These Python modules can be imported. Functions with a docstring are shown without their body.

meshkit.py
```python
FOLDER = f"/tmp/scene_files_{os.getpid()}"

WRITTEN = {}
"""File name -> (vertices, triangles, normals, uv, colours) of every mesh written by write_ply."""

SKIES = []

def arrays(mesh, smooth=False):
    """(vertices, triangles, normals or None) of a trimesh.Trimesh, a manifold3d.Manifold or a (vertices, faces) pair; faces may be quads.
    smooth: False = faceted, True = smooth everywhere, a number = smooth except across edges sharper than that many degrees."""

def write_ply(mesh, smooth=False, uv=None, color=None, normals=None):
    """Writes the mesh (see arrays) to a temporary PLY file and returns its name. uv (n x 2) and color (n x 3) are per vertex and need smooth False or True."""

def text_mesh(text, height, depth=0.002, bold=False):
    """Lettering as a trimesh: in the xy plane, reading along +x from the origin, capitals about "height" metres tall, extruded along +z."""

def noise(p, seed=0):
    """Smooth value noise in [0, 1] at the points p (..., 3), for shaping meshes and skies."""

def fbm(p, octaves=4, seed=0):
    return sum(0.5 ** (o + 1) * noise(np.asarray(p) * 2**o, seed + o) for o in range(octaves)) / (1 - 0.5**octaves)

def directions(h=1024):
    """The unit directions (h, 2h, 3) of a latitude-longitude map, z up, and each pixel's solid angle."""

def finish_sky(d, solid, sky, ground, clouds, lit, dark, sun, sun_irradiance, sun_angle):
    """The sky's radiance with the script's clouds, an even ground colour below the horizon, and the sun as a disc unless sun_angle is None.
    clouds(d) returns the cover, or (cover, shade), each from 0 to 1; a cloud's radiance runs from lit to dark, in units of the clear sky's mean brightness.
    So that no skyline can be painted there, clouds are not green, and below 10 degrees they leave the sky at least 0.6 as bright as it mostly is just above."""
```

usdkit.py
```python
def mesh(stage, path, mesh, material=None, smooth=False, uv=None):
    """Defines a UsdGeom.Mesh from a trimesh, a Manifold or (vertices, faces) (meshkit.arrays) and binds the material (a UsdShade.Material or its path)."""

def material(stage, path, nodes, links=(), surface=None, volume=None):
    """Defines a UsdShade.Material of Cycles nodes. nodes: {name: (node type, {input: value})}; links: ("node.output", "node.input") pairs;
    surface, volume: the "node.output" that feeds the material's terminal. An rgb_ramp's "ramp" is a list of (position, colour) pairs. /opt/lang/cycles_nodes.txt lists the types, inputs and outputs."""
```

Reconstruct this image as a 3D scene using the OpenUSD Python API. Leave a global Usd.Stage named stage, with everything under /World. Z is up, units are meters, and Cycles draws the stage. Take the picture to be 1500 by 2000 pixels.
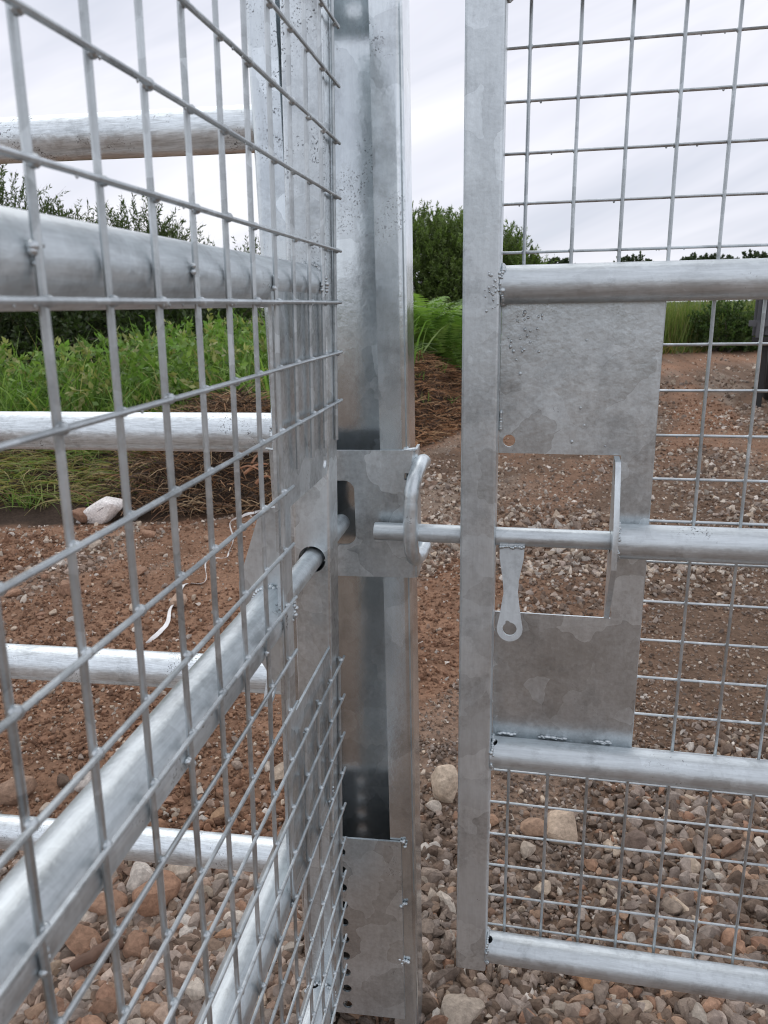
import math, random
import numpy as np
import trimesh
import manifold3d as m3
from shapely.geometry import LineString, Polygon, Point, box as sbox
from scipy.spatial import ConvexHull
import meshkit, usdkit
from pxr import Usd, UsdGeom, UsdLux, UsdShade, Gf, Sdf, Vt

random.seed(7)
RNG = np.random.default_rng(7)
stage = Usd.Stage.CreateInMemory()
UsdGeom.SetStageUpAxis(stage, 'Z')
UsdGeom.SetStageMetersPerUnit(stage, 1.0)
UsdGeom.Xform.Define(stage, '/World')
UsdGeom.Scope.Define(stage, '/World/Looks')

# ------------------------------------------------------------------ camera, sky, sun, exposure
H = 1.66                                     # eye height
F_PX, YAW, PITCH, ROLL = 1475.4, -0.2039, 0.267, -0.0143
cam = UsdGeom.Camera.Define(stage, '/World/camera')
cam.CreateFocalLengthAttr(26.0)
cam.CreateHorizontalApertureAttr(26.0 * 1500 / F_PX)
cam.CreateVerticalApertureAttr(26.0 * 2000 / F_PX)
cam.CreateClippingRangeAttr(Gf.Vec2f(0.03, 5000))
cam.CreateFStopAttr(11.0)
cam.CreateFocusDistanceAttr(1.55)
cam.CreateExposureAttr(0.36)
_s, _c = math.sin(YAW), math.cos(YAW)
_right, _fh, _z = np.array([_c, -_s, 0]), np.array([_s, _c, 0]), np.array([0, 0, 1.0])
_fwd = _fh * math.cos(PITCH) - _z * math.sin(PITCH)
_up = _fh * math.sin(PITCH) + _z * math.cos(PITCH)
_R = _right * math.cos(ROLL) + _up * math.sin(ROLL)
_U = -_right * math.sin(ROLL) + _up * math.cos(ROLL)
_M = np.eye(4)
_M[0, :3], _M[1, :3], _M[2, :3], _M[3, :3] = _R, _U, -_fwd, (0, 0, H)
cam.AddTransformOp().Set(Gf.Matrix4d(*_M.ravel().tolist()))

SUN_DIR = np.array([-0.35, 0.45, 0.82]); SUN_DIR /= np.linalg.norm(SUN_DIR)
sun = UsdLux.DistantLight.Define(stage, '/World/sun')
sun.CreateIntensityAttr(0.16)
sun.CreateAngleAttr(60.0)
sun.CreateColorAttr(Gf.Vec3f(1.0, 0.97, 0.93))
sun.GetPrim().CreateAttribute('inputs:normalize', Sdf.ValueTypeNames.Bool).Set(True)
_q = Gf.Rotation(Gf.Vec3d(0, 0, 1), Gf.Vec3d(*SUN_DIR.tolist())).GetQuat()
sun.AddOrientOp(UsdGeom.XformOp.PrecisionDouble).Set(Gf.Quatd(_q.GetReal(), _q.GetImaginary()))

CLOUD = 8.0
sky_mat = usdkit.material(stage, '/World/Looks/overcast_sky', {
    'sky': ('sky_texture', {'sky_type': 'single_scattering', 'sun_disc': False, 'sun_elevation': float(math.asin(SUN_DIR[2])),
                            'sun_rotation': float(math.atan2(SUN_DIR[0], SUN_DIR[1]))}),
    'co': ('texture_coordinate', {}),
    'mp': ('mapping', {'mapping_type': 'texture', 'scale': (1.0, 0.6, 0.15), 'rotation': (0.0, -0.34, 0.15)}),
    'n1': ('noise_texture', {'scale': 1.3, 'detail': 5.0, 'roughness': 0.5, 'distortion': 0.5}),
    'rp': ('rgb_ramp', {'ramp': [(0.34, (0.70 * CLOUD, 0.73 * CLOUD, 0.83 * CLOUD)), (0.48, (0.86 * CLOUD, 0.87 * CLOUD, 0.96 * CLOUD)), (0.60, (1.0 * CLOUD, 1.0 * CLOUD, 1.05 * CLOUD))]}),
    'mx': ('mix_color', {'fac': 0.95, 'use_clamp': False}),
    'bg': ('background_shader', {'strength': 0.1}),
}, [('co.generated', 'mp.vector'), ('mp.vector', 'n1.vector'), ('n1.fac', 'rp.fac'), ('sky.color', 'mx.a'), ('rp.color', 'mx.b'), ('mx.result', 'bg.color')], surface='bg.background')
dome = UsdLux.DomeLight.Define(stage, '/World/sky')
UsdShade.MaterialBindingAPI.Apply(dome.GetPrim()).Bind(sky_mat)
dome.GetPrim().SetCustomDataByKey('kind', 'structure')

# ------------------------------------------------------------------ helpers
_names = {}


def numbered(parent, name):
    k = (parent, name)
    n = _names.get(k, 0)
    _names[k] = n + 1
    return f'{parent}/{name}' if n == 0 else f'{parent}/{name}_{n:03d}'


def tag(prim, label=None, cat=None, group=None, kind=None):
    p = prim.GetPrim() if hasattr(prim, 'GetPrim') else prim
    for k, v in (('label', label), ('category', cat), ('group', group), ('kind', kind)):
        if v:
            p.SetCustomDataByKey(k, v)
    return prim


def thing(name, label, cat, group=None, loc=None, matrix=None):
    path = numbered('/World', name)
    x = UsdGeom.Xform.Define(stage, path)
    if matrix is not None:
        x.AddTransformOp().Set(Gf.Matrix4d(*np.asarray(matrix).T.ravel().tolist()))
    elif loc is not None:
        x.AddTranslateOp().Set(Gf.Vec3d(*map(float, loc)))
    tag(x, label, cat, group)
    return path


def obj(name, mesh, mat, parent='/World', smooth=30, tint=None, **kw):
    path = numbered(parent, name)
    m = usdkit.mesh(stage, path, mesh, mat, smooth=smooth)
    if tint is not None:
        UsdGeom.PrimvarsAPI(m).CreatePrimvar('tint', Sdf.ValueTypeNames.Color3fArray, 'vertex').Set(Vt.Vec3fArray.FromNumpy(np.asarray(tint, np.float32)))
    tag(m, **kw)
    return path


def onpix(u, v, z=0.0):
    """The point of the level z that the photograph shows at its pixel u, v: used to measure where things stand."""
    c, s = math.cos(ROLL), math.sin(ROLL)
    a, b = u - 750.0, v - 1000.0
    x, y = (a * c + b * s) / F_PX, (-a * s + b * c) / F_PX
    d = _right * x + _up * -y + _fwd
    t = (z - H) / d[2]
    return np.array([d[0] * t, d[1] * t, z])


def rot_z(a):
    m = np.eye(4); m[:2, :2] = [[math.cos(a), -math.sin(a)], [math.sin(a), math.cos(a)]]
    return m


def rot_axis(axis, a):
    return trimesh.transformations.rotation_matrix(a, axis)


def trans(x, y, z):
    m = np.eye(4); m[:3, 3] = (x, y, z)
    return m


def tube(points, r, sides=10, cap=True):
    """A tube along a polyline as one closed mesh; r may vary along it."""
    p = np.asarray(points, float)
    n = len(p)
    t = np.gradient(p, axis=0); t /= np.linalg.norm(t, axis=1, keepdims=True)
    ref = np.array([0, 0, 1.0]) if abs(t[:, 2]).max() < 0.9 else np.array([1.0, 0, 0]) if abs(t[:, 0]).max() < 0.9 else np.array([0, 1.0, 0])
    a = np.cross(t, ref); a /= np.linalg.norm(a, axis=1, keepdims=True)
    b = np.cross(t, a)
    rr = np.broadcast_to(np.asarray(r, float), (n,)) if np.ndim(r) < 2 else None
    ang = np.arange(sides) * 2 * np.pi / sides
    ring = np.cos(ang)[None, :, None] * a[:, None] + np.sin(ang)[None, :, None] * b[:, None]
    v = p[:, None] + ring * (rr[:, None, None] if rr is not None else np.asarray(r)[:, :, None])
    i, j = np.meshgrid(np.arange(n - 1), np.arange(sides), indexing='ij')
    q = np.stack([i * sides + j, i * sides + (j + 1) % sides, (i + 1) * sides + (j + 1) % sides, (i + 1) * sides + j], -1).reshape(-1, 4)
    f = np.vstack([q[:, [0, 2, 1]], q[:, [0, 3, 2]]])
    v = v.reshape(-1, 3)
    if cap:
        k = len(v)
        v = np.vstack([v, p[0], p[-1]])
        jj = np.arange(sides)
        f = np.vstack([f, np.stack([np.full(sides, k), jj, (jj + 1) % sides], 1), np.stack([np.full(sides, k + 1), (n - 1) * sides + (jj + 1) % sides, (n - 1) * sides + jj], 1)])
    return trimesh.Trimesh(v, f, process=False)


def join(ms):
    return trimesh.util.concatenate(ms)


def man(cs_poly, h):
    """Extrudes a shapely polygon to a Manifold."""
    polys = getattr(cs_poly, 'geoms', [cs_poly])
    out = m3.Manifold()
    for g in polys:
        g = g.simplify(1e-5)
        rings = [np.array(g.exterior.coords)[:-1]] + [np.array(r.coords)[:-1] for r in g.interiors]
        out = out + m3.CrossSection(rings, m3.FillRule.EvenOdd).extrude(h)
    return out


def mcyl(r, h, seg=32):
    return m3.Manifold.cylinder(h, r, r, seg)


def rrect(w, h, r, cx=0.0, cy=0.0):
    return sbox(cx - w / 2 + r, cy - h / 2 + r, cx + w / 2 - r, cy + h / 2 - r).buffer(r, quad_segs=5)


# ------------------------------------------------------------------ materials
def metal(name, base=0.52, spread=0.13, rough=(0.26, 0.44), speck=0.0, spangle=16.0, tintcol=(0.925, 1.0, 1.03), bump=0.0010, streak=(26.0, 26.0, 3.0), metallic=0.95, patch=0.15, smin=0.93, pit_z=(-2.0, -1.0), crystal=1.17):
    """Hot dip galvanised steel: zinc spangle, dull mottling, pits, runs."""
    lo, hi = base - spread, base + spread
    c = lambda g: tuple(g * k for k in tintcol)
    nodes = {
        'g': ('geometry', {}),
        'warp': ('noise_texture', {'scale': 22.0, 'detail': 2.0}),
        'wv': ('vector_math', {'math_type': 'multiply_add', 'vector2': (0.05, 0.05, 0.05)}),
        'vo': ('voronoi_texture', {'scale': spangle, 'randomness': 1.0}),
        'sep': ('separate_color', {}),
        'big': ('noise_texture', {'scale': 5.0, 'detail': 5.0, 'roughness': 0.6}),
        'fine': ('noise_texture', {'scale': 120.0, 'detail': 4.0, 'roughness': 0.65}),
        'mixv': ('math', {'math_type': 'multiply_add', 'value2': 0.62}),
        'mixw': ('math', {'math_type': 'multiply', 'value2': patch}),
        'fin2': ('math', {'math_type': 'multiply_add', 'value2': 0.28}),
        'ramp': ('rgb_ramp', {'ramp': [(0.20, c(lo * 0.8)), (0.45, c(base * 0.94)), (0.60, c(base * 1.05)), (0.85, c(hi))]}),
        'pit': ('noise_texture', {'scale': 300.0, 'detail': 2.0, 'roughness': 0.6}),
        'pitr': ('map_range', {'from_min': 0.57, 'from_max': 0.63, 'to_min': 0.0, 'to_max': 1.0, 'clamp': True}),
        'reg': ('noise_texture', {'scale': 10.0, 'detail': 6.0, 'roughness': 0.7}),
        'regr': ('map_range', {'from_min': 0.64 - 0.15 * speck, 'from_max': 0.70 - 0.15 * speck, 'to_min': 0.0, 'to_max': 1.0, 'clamp': True}),
        'xyz': ('separate_xyz', {}),
        'pzr': ('map_range', {'from_min': pit_z[0], 'from_max': pit_z[1], 'to_min': 0.0, 'to_max': 1.0, 'clamp': True}),
        'pm0': ('math', {'math_type': 'multiply'}),
        'pm': ('math', {'math_type': 'multiply'}),
        'pmk': ('math', {'math_type': 'multiply', 'value2': 0.85}),
        'col': ('mix_color', {'b': (0.07, 0.07, 0.075)}),
        'smap': ('mapping', {'scale': streak}),
        'sn': ('noise_texture', {'scale': 3.2, 'detail': 7.0, 'roughness': 0.72, 'distortion': 0.4}),
        'sr': ('map_range', {'from_min': 0.38, 'from_max': 0.60, 'to_min': smin, 'to_max': 1.03, 'clamp': True}),
        'blot': ('noise_texture', {'scale': 11.0, 'detail': 7.0, 'roughness': 0.75}),
        'br': ('map_range', {'from_min': 0.34, 'from_max': 0.48, 'to_min': 0.74, 'to_max': 1.0, 'clamp': True}),
        'sb': ('math', {'math_type': 'multiply'}),
        'dirt': ('vector_math', {'math_type': 'scale'}),
        'crys': ('map_range', {'from_min': 0.76, 'from_max': 0.79, 'to_min': 1.0, 'to_max': crystal, 'clamp': True}),
        'sb2': ('math', {'math_type': 'multiply'}),
        'rr': ('map_range', {'from_min': 0.3, 'from_max': 0.75, 'to_min': rough[0], 'to_max': rough[1], 'clamp': True}),
        'sm': ('noise_texture', {'scale': 38.0, 'detail': 3.0, 'roughness': 0.6}),
        'hs': ('math', {'math_type': 'multiply_add', 'value2': 0.35}),
        'bp': ('bump', {'distance': bump, 'strength': 0.6}),
        'p': ('principled_bsdf', {'metallic': metallic}),
    }
    links = [('g.position', 'warp.vector'), ('warp.color', 'wv.vector1'), ('g.position', 'wv.vector3'), ('wv.vector', 'vo.vector'), ('vo.color', 'sep.color'),
             ('g.position', 'big.vector'), ('g.position', 'fine.vector'), ('g.position', 'sm.vector'), ('g.position', 'pit.vector'), ('g.position', 'reg.vector'),
             ('sep.r', 'mixw.value1'), ('big.fac', 'mixv.value1'), ('mixw.value', 'mixv.value3'), ('fine.fac', 'fin2.value1'), ('mixv.value', 'fin2.value3'), ('fin2.value', 'ramp.fac'),
             ('pit.fac', 'pitr.value'), ('reg.fac', 'regr.value'), ('pitr.result', 'pm0.value1'), ('g.position', 'xyz.vector'), ('xyz.z', 'pzr.value'), ('pzr.result', 'pm0.value2'), ('pm0.value', 'pm.value1'), ('regr.result', 'pm.value2'), ('pm.value', 'pmk.value1'),
             ('pmk.value', 'col.fac'), ('ramp.color', 'col.a'), ('g.position', 'smap.vector'), ('smap.vector', 'sn.vector'), ('sn.fac', 'sr.value'), ('g.position', 'blot.vector'), ('blot.fac', 'br.value'), ('sr.result', 'sb.value1'), ('br.result', 'sb.value2'), ('col.result', 'dirt.vector1'), ('sep.g', 'crys.value'), ('crys.result', 'sb2.value1'), ('sb.value', 'sb2.value2'), ('sb2.value', 'dirt.scale'), ('dirt.vector', 'p.base_color'), ('fin2.value', 'rr.value'), ('rr.result', 'p.roughness'),
             ('fine.fac', 'hs.value1'), ('sm.fac', 'hs.value3'), ('hs.value', 'bp.height'), ('bp.normal', 'p.normal')]
    return usdkit.material(stage, '/World/Looks/' + name, nodes, links, surface='p.BSDF')


M_STEEL = metal('galvanised_box_steel', base=0.66, crystal=1.11, spread=0.15, rough=(0.28, 0.46), speck=0.0)
M_STILE = metal('pitted_galvanised_box_steel', base=0.70, spread=0.16, rough=(0.24, 0.42), speck=1.2, pit_z=(1.55, 1.8))
M_PLATE = metal('galvanised_plate', base=0.61, spread=0.19, rough=(0.20, 0.40), speck=0.1, spangle=14.0, patch=0.20, crystal=1.10)
M_TUBE = metal('galvanised_tube', base=0.64, spread=0.17, rough=(0.34, 0.54), smin=0.86, crystal=1.0, speck=0.15, spangle=24.0, bump=0.0016, streak=(4.0, 60.0, 60.0))
M_TUBE_Y = metal('galvanised_tube_along', base=0.64, spread=0.17, rough=(0.34, 0.54), smin=0.86, crystal=1.0, speck=0.15, spangle=24.0, bump=0.0016, streak=(60.0, 4.0, 60.0))
M_FENCE = metal('galvanised_fence_tube', base=0.84, spread=0.16, rough=(0.34, 0.54), smin=0.74, crystal=1.0, speck=0.45, spangle=24.0, bump=0.0022, streak=(7.0, 110.0, 110.0))
M_WIRE = metal('galvanised_wire', base=0.52, spread=0.12, rough=(0.30, 0.46), spangle=40.0, bump=0.0006)
M_POST = metal('galvanised_post_steel', base=0.66, spread=0.14, rough=(0.11, 0.22), speck=0.6, pit_z=(1.6, 1.9), bump=0.0004)
M_HANDLE = metal('pale_zinc', base=0.66, spread=0.08, rough=(0.42, 0.55), metallic=0.6)
M_WELD = metal('weld_metal', base=0.58, spread=0.2, rough=(0.25, 0.4), bump=0.002)


def plain(name, color, rough=0.6, metallic=0.0, scale=30.0, var=0.25):
    c = np.array(color)
    return usdkit.material(stage, '/World/Looks/' + name, {
        'g': ('geometry', {}), 'n': ('noise_texture', {'scale': scale, 'detail': 5.0, 'roughness': 0.65}),
        'r': ('rgb_ramp', {'ramp': [(0.3, tuple(c * (1 - var))), (0.7, tuple(c * (1 + var)))]}),
        'b': ('bump', {'distance': 0.004, 'strength': 0.5}),
        'p': ('principled_bsdf', {'roughness': rough, 'metallic': metallic})},
        [('g.position', 'n.vector'), ('n.fac', 'r.fac'), ('r.color', 'p.base_color'), ('n.fac', 'b.height'), ('b.normal', 'p.normal')], surface='p.BSDF')


def tinted(name, rough=0.85, scale=60.0, var=0.4, bump=0.004, translucent=0.0, spec=0.3):
    """Colour from the mesh's own tint, with grain on top."""
    nodes = {
        'a': ('attribute', {'attribute': 'tint'}), 'g': ('geometry', {}),
        'n': ('noise_texture', {'scale': scale, 'detail': 6.0, 'roughness': 0.7}),
        'mr': ('map_range', {'from_min': 0.25, 'from_max': 0.75, 'to_min': 1 - var, 'to_max': 1 + var, 'clamp': True}),
        'sc': ('vector_math', {'math_type': 'scale'}),
        'b': ('bump', {'distance': bump, 'strength': 0.7}),
        'p': ('principled_bsdf', {'roughness': rough, 'specular_ior_level': spec}),
    }
    links = [('g.position', 'n.vector'), ('n.fac', 'mr.value'), ('a.color', 'sc.vector1'), ('mr.result', 'sc.scale'), ('sc.vector', 'p.base_color')]
    surf = 'p.BSDF'
    if bump:
        links += [('n.fac', 'b.height'), ('b.normal', 'p.normal')]
    if translucent:
        nodes['t'] = ('translucent_bsdf', {})
        nodes['tc'] = ('vector_math', {'math_type': 'multiply', 'vector2': (1.3, 1.5, 0.7)})
        nodes['mc'] = ('mix_closure', {'fac': translucent})
        links += [('sc.vector', 'tc.vector1'), ('tc.vector', 't.color'), ('p.BSDF', 'mc.closure1'), ('t.BSDF', 'mc.closure2')]
        surf = 'mc.closure'
    return usdkit.material(stage, '/World/Looks/' + name, nodes, links, surface=surf)


M_STONE = tinted('stone', rough=0.9, scale=55.0, var=0.45, bump=0.006)
M_LEAF = tinted('leaf', rough=0.5, scale=8.0, var=0.25, bump=0, translucent=0.3)
M_GRASS = tinted('grass_blade', rough=0.5, scale=6.0, var=0.25, bump=0, translucent=0.35)
M_STRAW = tinted('dead_stalk', rough=0.85, scale=40.0, var=0.4, bump=0, spec=0.2)
M_BARK = plain('bark', (0.09, 0.075, 0.06), 0.9)
M_TAPE = plain('white_plastic', (0.75, 0.75, 0.74), 0.4, scale=12, var=0.1)

# ------------------------------------------------------------------ ground
FOOT = LineString([(-16, 1.9), (-9, 3.3), (-4.06, 4.91), (-2.75, 5.35), (-2.15, 5.70), (-1.36, 8.6), (-1.0, 10.2), (-0.2, 14.0), (0.6, 19.0), (2.2, 25.0), (6.0, 27.6), (14.0, 30.0), (40, 33)])
_fp = np.array(FOOT.coords)


def beyond(x, y):
    """Signed distance past the edge of the stone track: positive on the bank side."""
    x, y = np.asarray(x, float), np.asarray(y, float)
    best = np.full(x.shape, 1e9); sign = np.ones(x.shape)
    for (ax, ay), (bx, by) in zip(_fp[:-1], _fp[1:]):
        dx, dy = bx - ax, by - ay
        t = np.clip(((x - ax) * dx + (y - ay) * dy) / (dx * dx + dy * dy), 0, 1)
        d = np.hypot(x - ax - t * dx, y - ay - t * dy)
        s = np.sign(dx * (y - ay) - dy * (x - ax))
        m = d < best - 1e-9
        best = np.where(m, d, best); sign = np.where(m, s, sign)
    return best * sign


def sstep(a, b, x):
    t = np.clip((x - a) / (b - a), 0, 1)
    return t * t * (3 - 2 * t)


def ground_z(x, y, fine=True):
    x, y = np.asarray(x, float), np.asarray(y, float)
    s = beyond(x, y)
    p = np.stack([x, y, np.zeros_like(x)], -1)
    low = (meshkit.fbm(p * 0.5, 3, 3) - 0.5) * 0.10
    bank = sstep(0.0, 1.0, s / (1.7 - 0.9 * sstep(7.0, 8.6, y))) * (0.42 + 0.18 * (meshkit.fbm(p * 0.8, 3, 5) - 0.5))
    near_c = np.exp(-((y - 10.3) / 2.1) ** 2)
    ridge = sstep(0.0, 0.85, s) * (1 - 0.45 * sstep(1.7, 3.6, s)) * near_c * 0.48
    near_l = np.exp(-((y - 6.5) / 1.0) ** 2 - ((x + 2.55) / 0.75) ** 2)
    heap = sstep(-0.05, 0.55, s) * near_l * 0.55
    rough = sstep(0.0, 0.5, s) * (meshkit.fbm(p * 2.6, 4, 9) - 0.5) * 0.30
    lip = np.exp(-((s + 0.25) / 0.3) ** 2) * 0.05
    z = low * 0.55 + bank * (1 - 0.5 * sstep(13, 20, y)) + ridge + heap + rough + lip
    if fine:
        z = z + (meshkit.fbm(p * 9.0, 3, 21) - 0.5) * 0.035
    fade = sstep(60, 25, np.hypot(x, y))
    return z * fade


def axis(lo, hi, dense_lo, dense_hi, step, grow=1.25):
    a = list(np.arange(dense_lo, dense_hi + 1e-6, step))
    s, v = step, dense_hi
    while v < hi:
        s *= grow; v += s; a.append(v)
    s, v = step, dense_lo
    while v > lo:
        s *= grow; v -= s; a.insert(0, v)
    return np.array(a)


xs = axis(-1500, 1500, -7.5, 5.5, 0.06)
ys = axis(-1500, 1500, 0.6, 13.0, 0.06)
gx, gy = np.meshgrid(xs, ys, indexing='ij')
gz = ground_z(gx, gy)
_i, _j = np.meshgrid(np.arange(len(xs) - 1), np.arange(len(ys) - 1), indexing='ij')
_n = len(ys)
gq = np.stack([_i * _n + _j, (_i + 1) * _n + _j, (_i + 1) * _n + _j + 1, _i * _n + _j + 1], -1).reshape(-1, 4)
# colours of the soil itself: red earth, grey-brown stone dust, dark peat on the bank
RED, GREY, PEAT, FIELD, PALE = np.array([0.255, 0.150, 0.096]), np.array([0.155, 0.103, 0.071]), np.array([0.050, 0.035, 0.026]), np.array([0.06, 0.08, 0.03]), np.array([0.32, 0.265, 0.215])


def soil(x, y):
    p = np.stack([x, y, np.zeros_like(x)], -1)
    along = np.stack([x - 0.26 * y, y * 0.22, np.zeros_like(x)], -1)
    n = meshkit.fbm(along * 1.3, 4, 41)
    left = sstep(-0.3, -1.3, x + 0.12 * (y - 3)) * sstep(1.7, 2.5, y)
    red = np.clip(0.50 * sstep(0.42, 0.58, n) + left * 0.95 + 0.55 * sstep(6, 14, y) * sstep(0.40, 0.62, n) + 0.55 * np.exp(-((x + 0.35 + 0.1 * (y - 3)) / 0.28) ** 2) * sstep(2.4, 3.2, y) * sstep(5.2, 4.2, y), 0, 1)
    c = GREY + (RED - GREY) * red[..., None]
    red = red * sstep(0.2, 1.8, y)
    c = GREY + (RED - GREY) * red[..., None]
    pale = 0.45 * sstep(0.56, 0.68, meshkit.fbm(along * 2.1 + 9, 4, 55))
    c = c + (PALE - c) * pale[..., None] * (1 - 0.6 * red[..., None])
    s = beyond(x, y)
    pt = sstep(-0.15, 0.12, s + 0.25 * (meshkit.fbm(p * 3, 3, 61) - 0.5))
    c = c + (PEAT - c) * pt[..., None]
    fd = sstep(32, 40, np.hypot(x, y)) + sstep(3.0, 6.0, s)
    c = c + (FIELD - c) * np.clip(fd, 0, 1)[..., None]
    return c * (0.55 + 0.35 * meshkit.fbm(p * 4, 3, 77) + 0.55 * meshkit.fbm(p * 8.3, 2, 78))[..., None]


gcol = soil(gx, gy).reshape(-1, 3)
M_SOIL = tinted('stony_soil', rough=0.95, scale=45.0, var=0.5, bump=0.02, spec=0.15)
obj('ground', (np.stack([gx, gy, gz], -1).reshape(-1, 3), gq), M_SOIL, smooth=True, tint=gcol, kind='structure')


# ------------------------------------------------------------------ stones and gravel
def rock_shape(seed, n=16, sub=1, flat=0.75, angular=0.5):
    r = np.random.default_rng(seed)
    p = r.normal(size=(n, 3)); p /= np.linalg.norm(p, axis=1, keepdims=True)
    p *= r.uniform(0.8, 1.08, (n, 1))
    p *= np.array([1.0, r.uniform(0.62, 0.92), flat * r.uniform(0.7, 1.0)])
    h = trimesh.convex.convex_hull(p)
    if sub:
        v0, f0 = h.vertices, h.faces
        for _ in range(sub):
            h = h.subdivide()
        if sub > 1 or angular < 0.8:
            trimesh.smoothing.filter_laplacian(h, lamb=0.35 * (1 - angular) + 0.12, iterations=2)
    v = np.array(h.vertices)
    v += (meshkit.noise(v * 2.3 + seed, seed)[:, None] - 0.5) * v * 0.22
    v /= np.abs(v).max()
    return v, np.array(h.faces)


ROCK_COL = {
    'grey': [(0.225, 0.168, 0.128), (0.18, 0.130, 0.097), (0.28, 0.222, 0.178), (0.145, 0.102, 0.075), (0.205, 0.146, 0.106), (0.20, 0.155, 0.125), (0.35, 0.29, 0.245), (0.30, 0.24, 0.20)],
    'crumb': [(0.20, 0.128, 0.085), (0.155, 0.10, 0.068), (0.235, 0.155, 0.105)],
    'red': [(0.32, 0.195, 0.13), (0.28, 0.165, 0.11), (0.36, 0.24, 0.165), (0.25, 0.155, 0.105), (0.31, 0.205, 0.14)],
    'tan': [(0.38, 0.28, 0.215), (0.31, 0.22, 0.165), (0.44, 0.35, 0.285), (0.25, 0.17, 0.125), (0.33, 0.27, 0.225)],
    'earth': [(0.25, 0.14, 0.085), (0.21, 0.115, 0.07), (0.29, 0.17, 0.105), (0.18, 0.10, 0.062)],
    'pale': [(0.50, 0.44, 0.37), (0.43, 0.36, 0.29), (0.56, 0.51, 0.45), (0.47, 0.38, 0.29)],
}


def rand_rot(n, rng):
    q = rng.normal(size=(n, 4)); q /= np.linalg.norm(q, axis=1, keepdims=True)
    w, x, y, z = q.T
    return np.stack([np.stack([1 - 2 * (y * y + z * z), 2 * (x * y - z * w), 2 * (x * z + y * w)], -1),
                     np.stack([2 * (x * y + z * w), 1 - 2 * (x * x + z * z), 2 * (y * z - x * w)], -1),
                     np.stack([2 * (x * z - y * w), 2 * (y * z + x * w), 1 - 2 * (x * x + y * y)], -1)], 1)


def tilt_rot(n, rng, tilt=0.35):
    a = rng.uniform(0, 2 * np.pi, n); t = rng.normal(0, tilt, (n, 2))
    ca, sa = np.cos(a), np.sin(a)
    R = np.zeros((n, 3, 3)); R[:, 0, 0] = ca; R[:, 0, 1] = -sa; R[:, 1, 0] = sa; R[:, 1, 1] = ca; R[:, 2, 2] = 1
    T = np.tile(np.eye(3), (n, 1, 1)); T[:, 0, 2] = t[:, 0]; T[:, 2, 0] = -t[:, 0]; T[:, 1, 2] = t[:, 1]; T[:, 2, 1] = -t[:, 1]
    return R @ T


SHAPES_NEAR = [rock_shape(100 + k, 12, 1, 0.8, 0.7) for k in range(14)]
SHAPES_MID = [rock_shape(300 + k, 12, 0, 0.8) for k in range(12)]
SHAPES_FAR = [rock_shape(200 + k, 8, 0, 0.75) for k in range(10)]


def redness(x, y):
    c = soil(x, y)
    return np.clip((c[:, 0] / np.maximum(c[:, 2], 1e-3) - 2.0) / 1.6, 0, 1)


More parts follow.
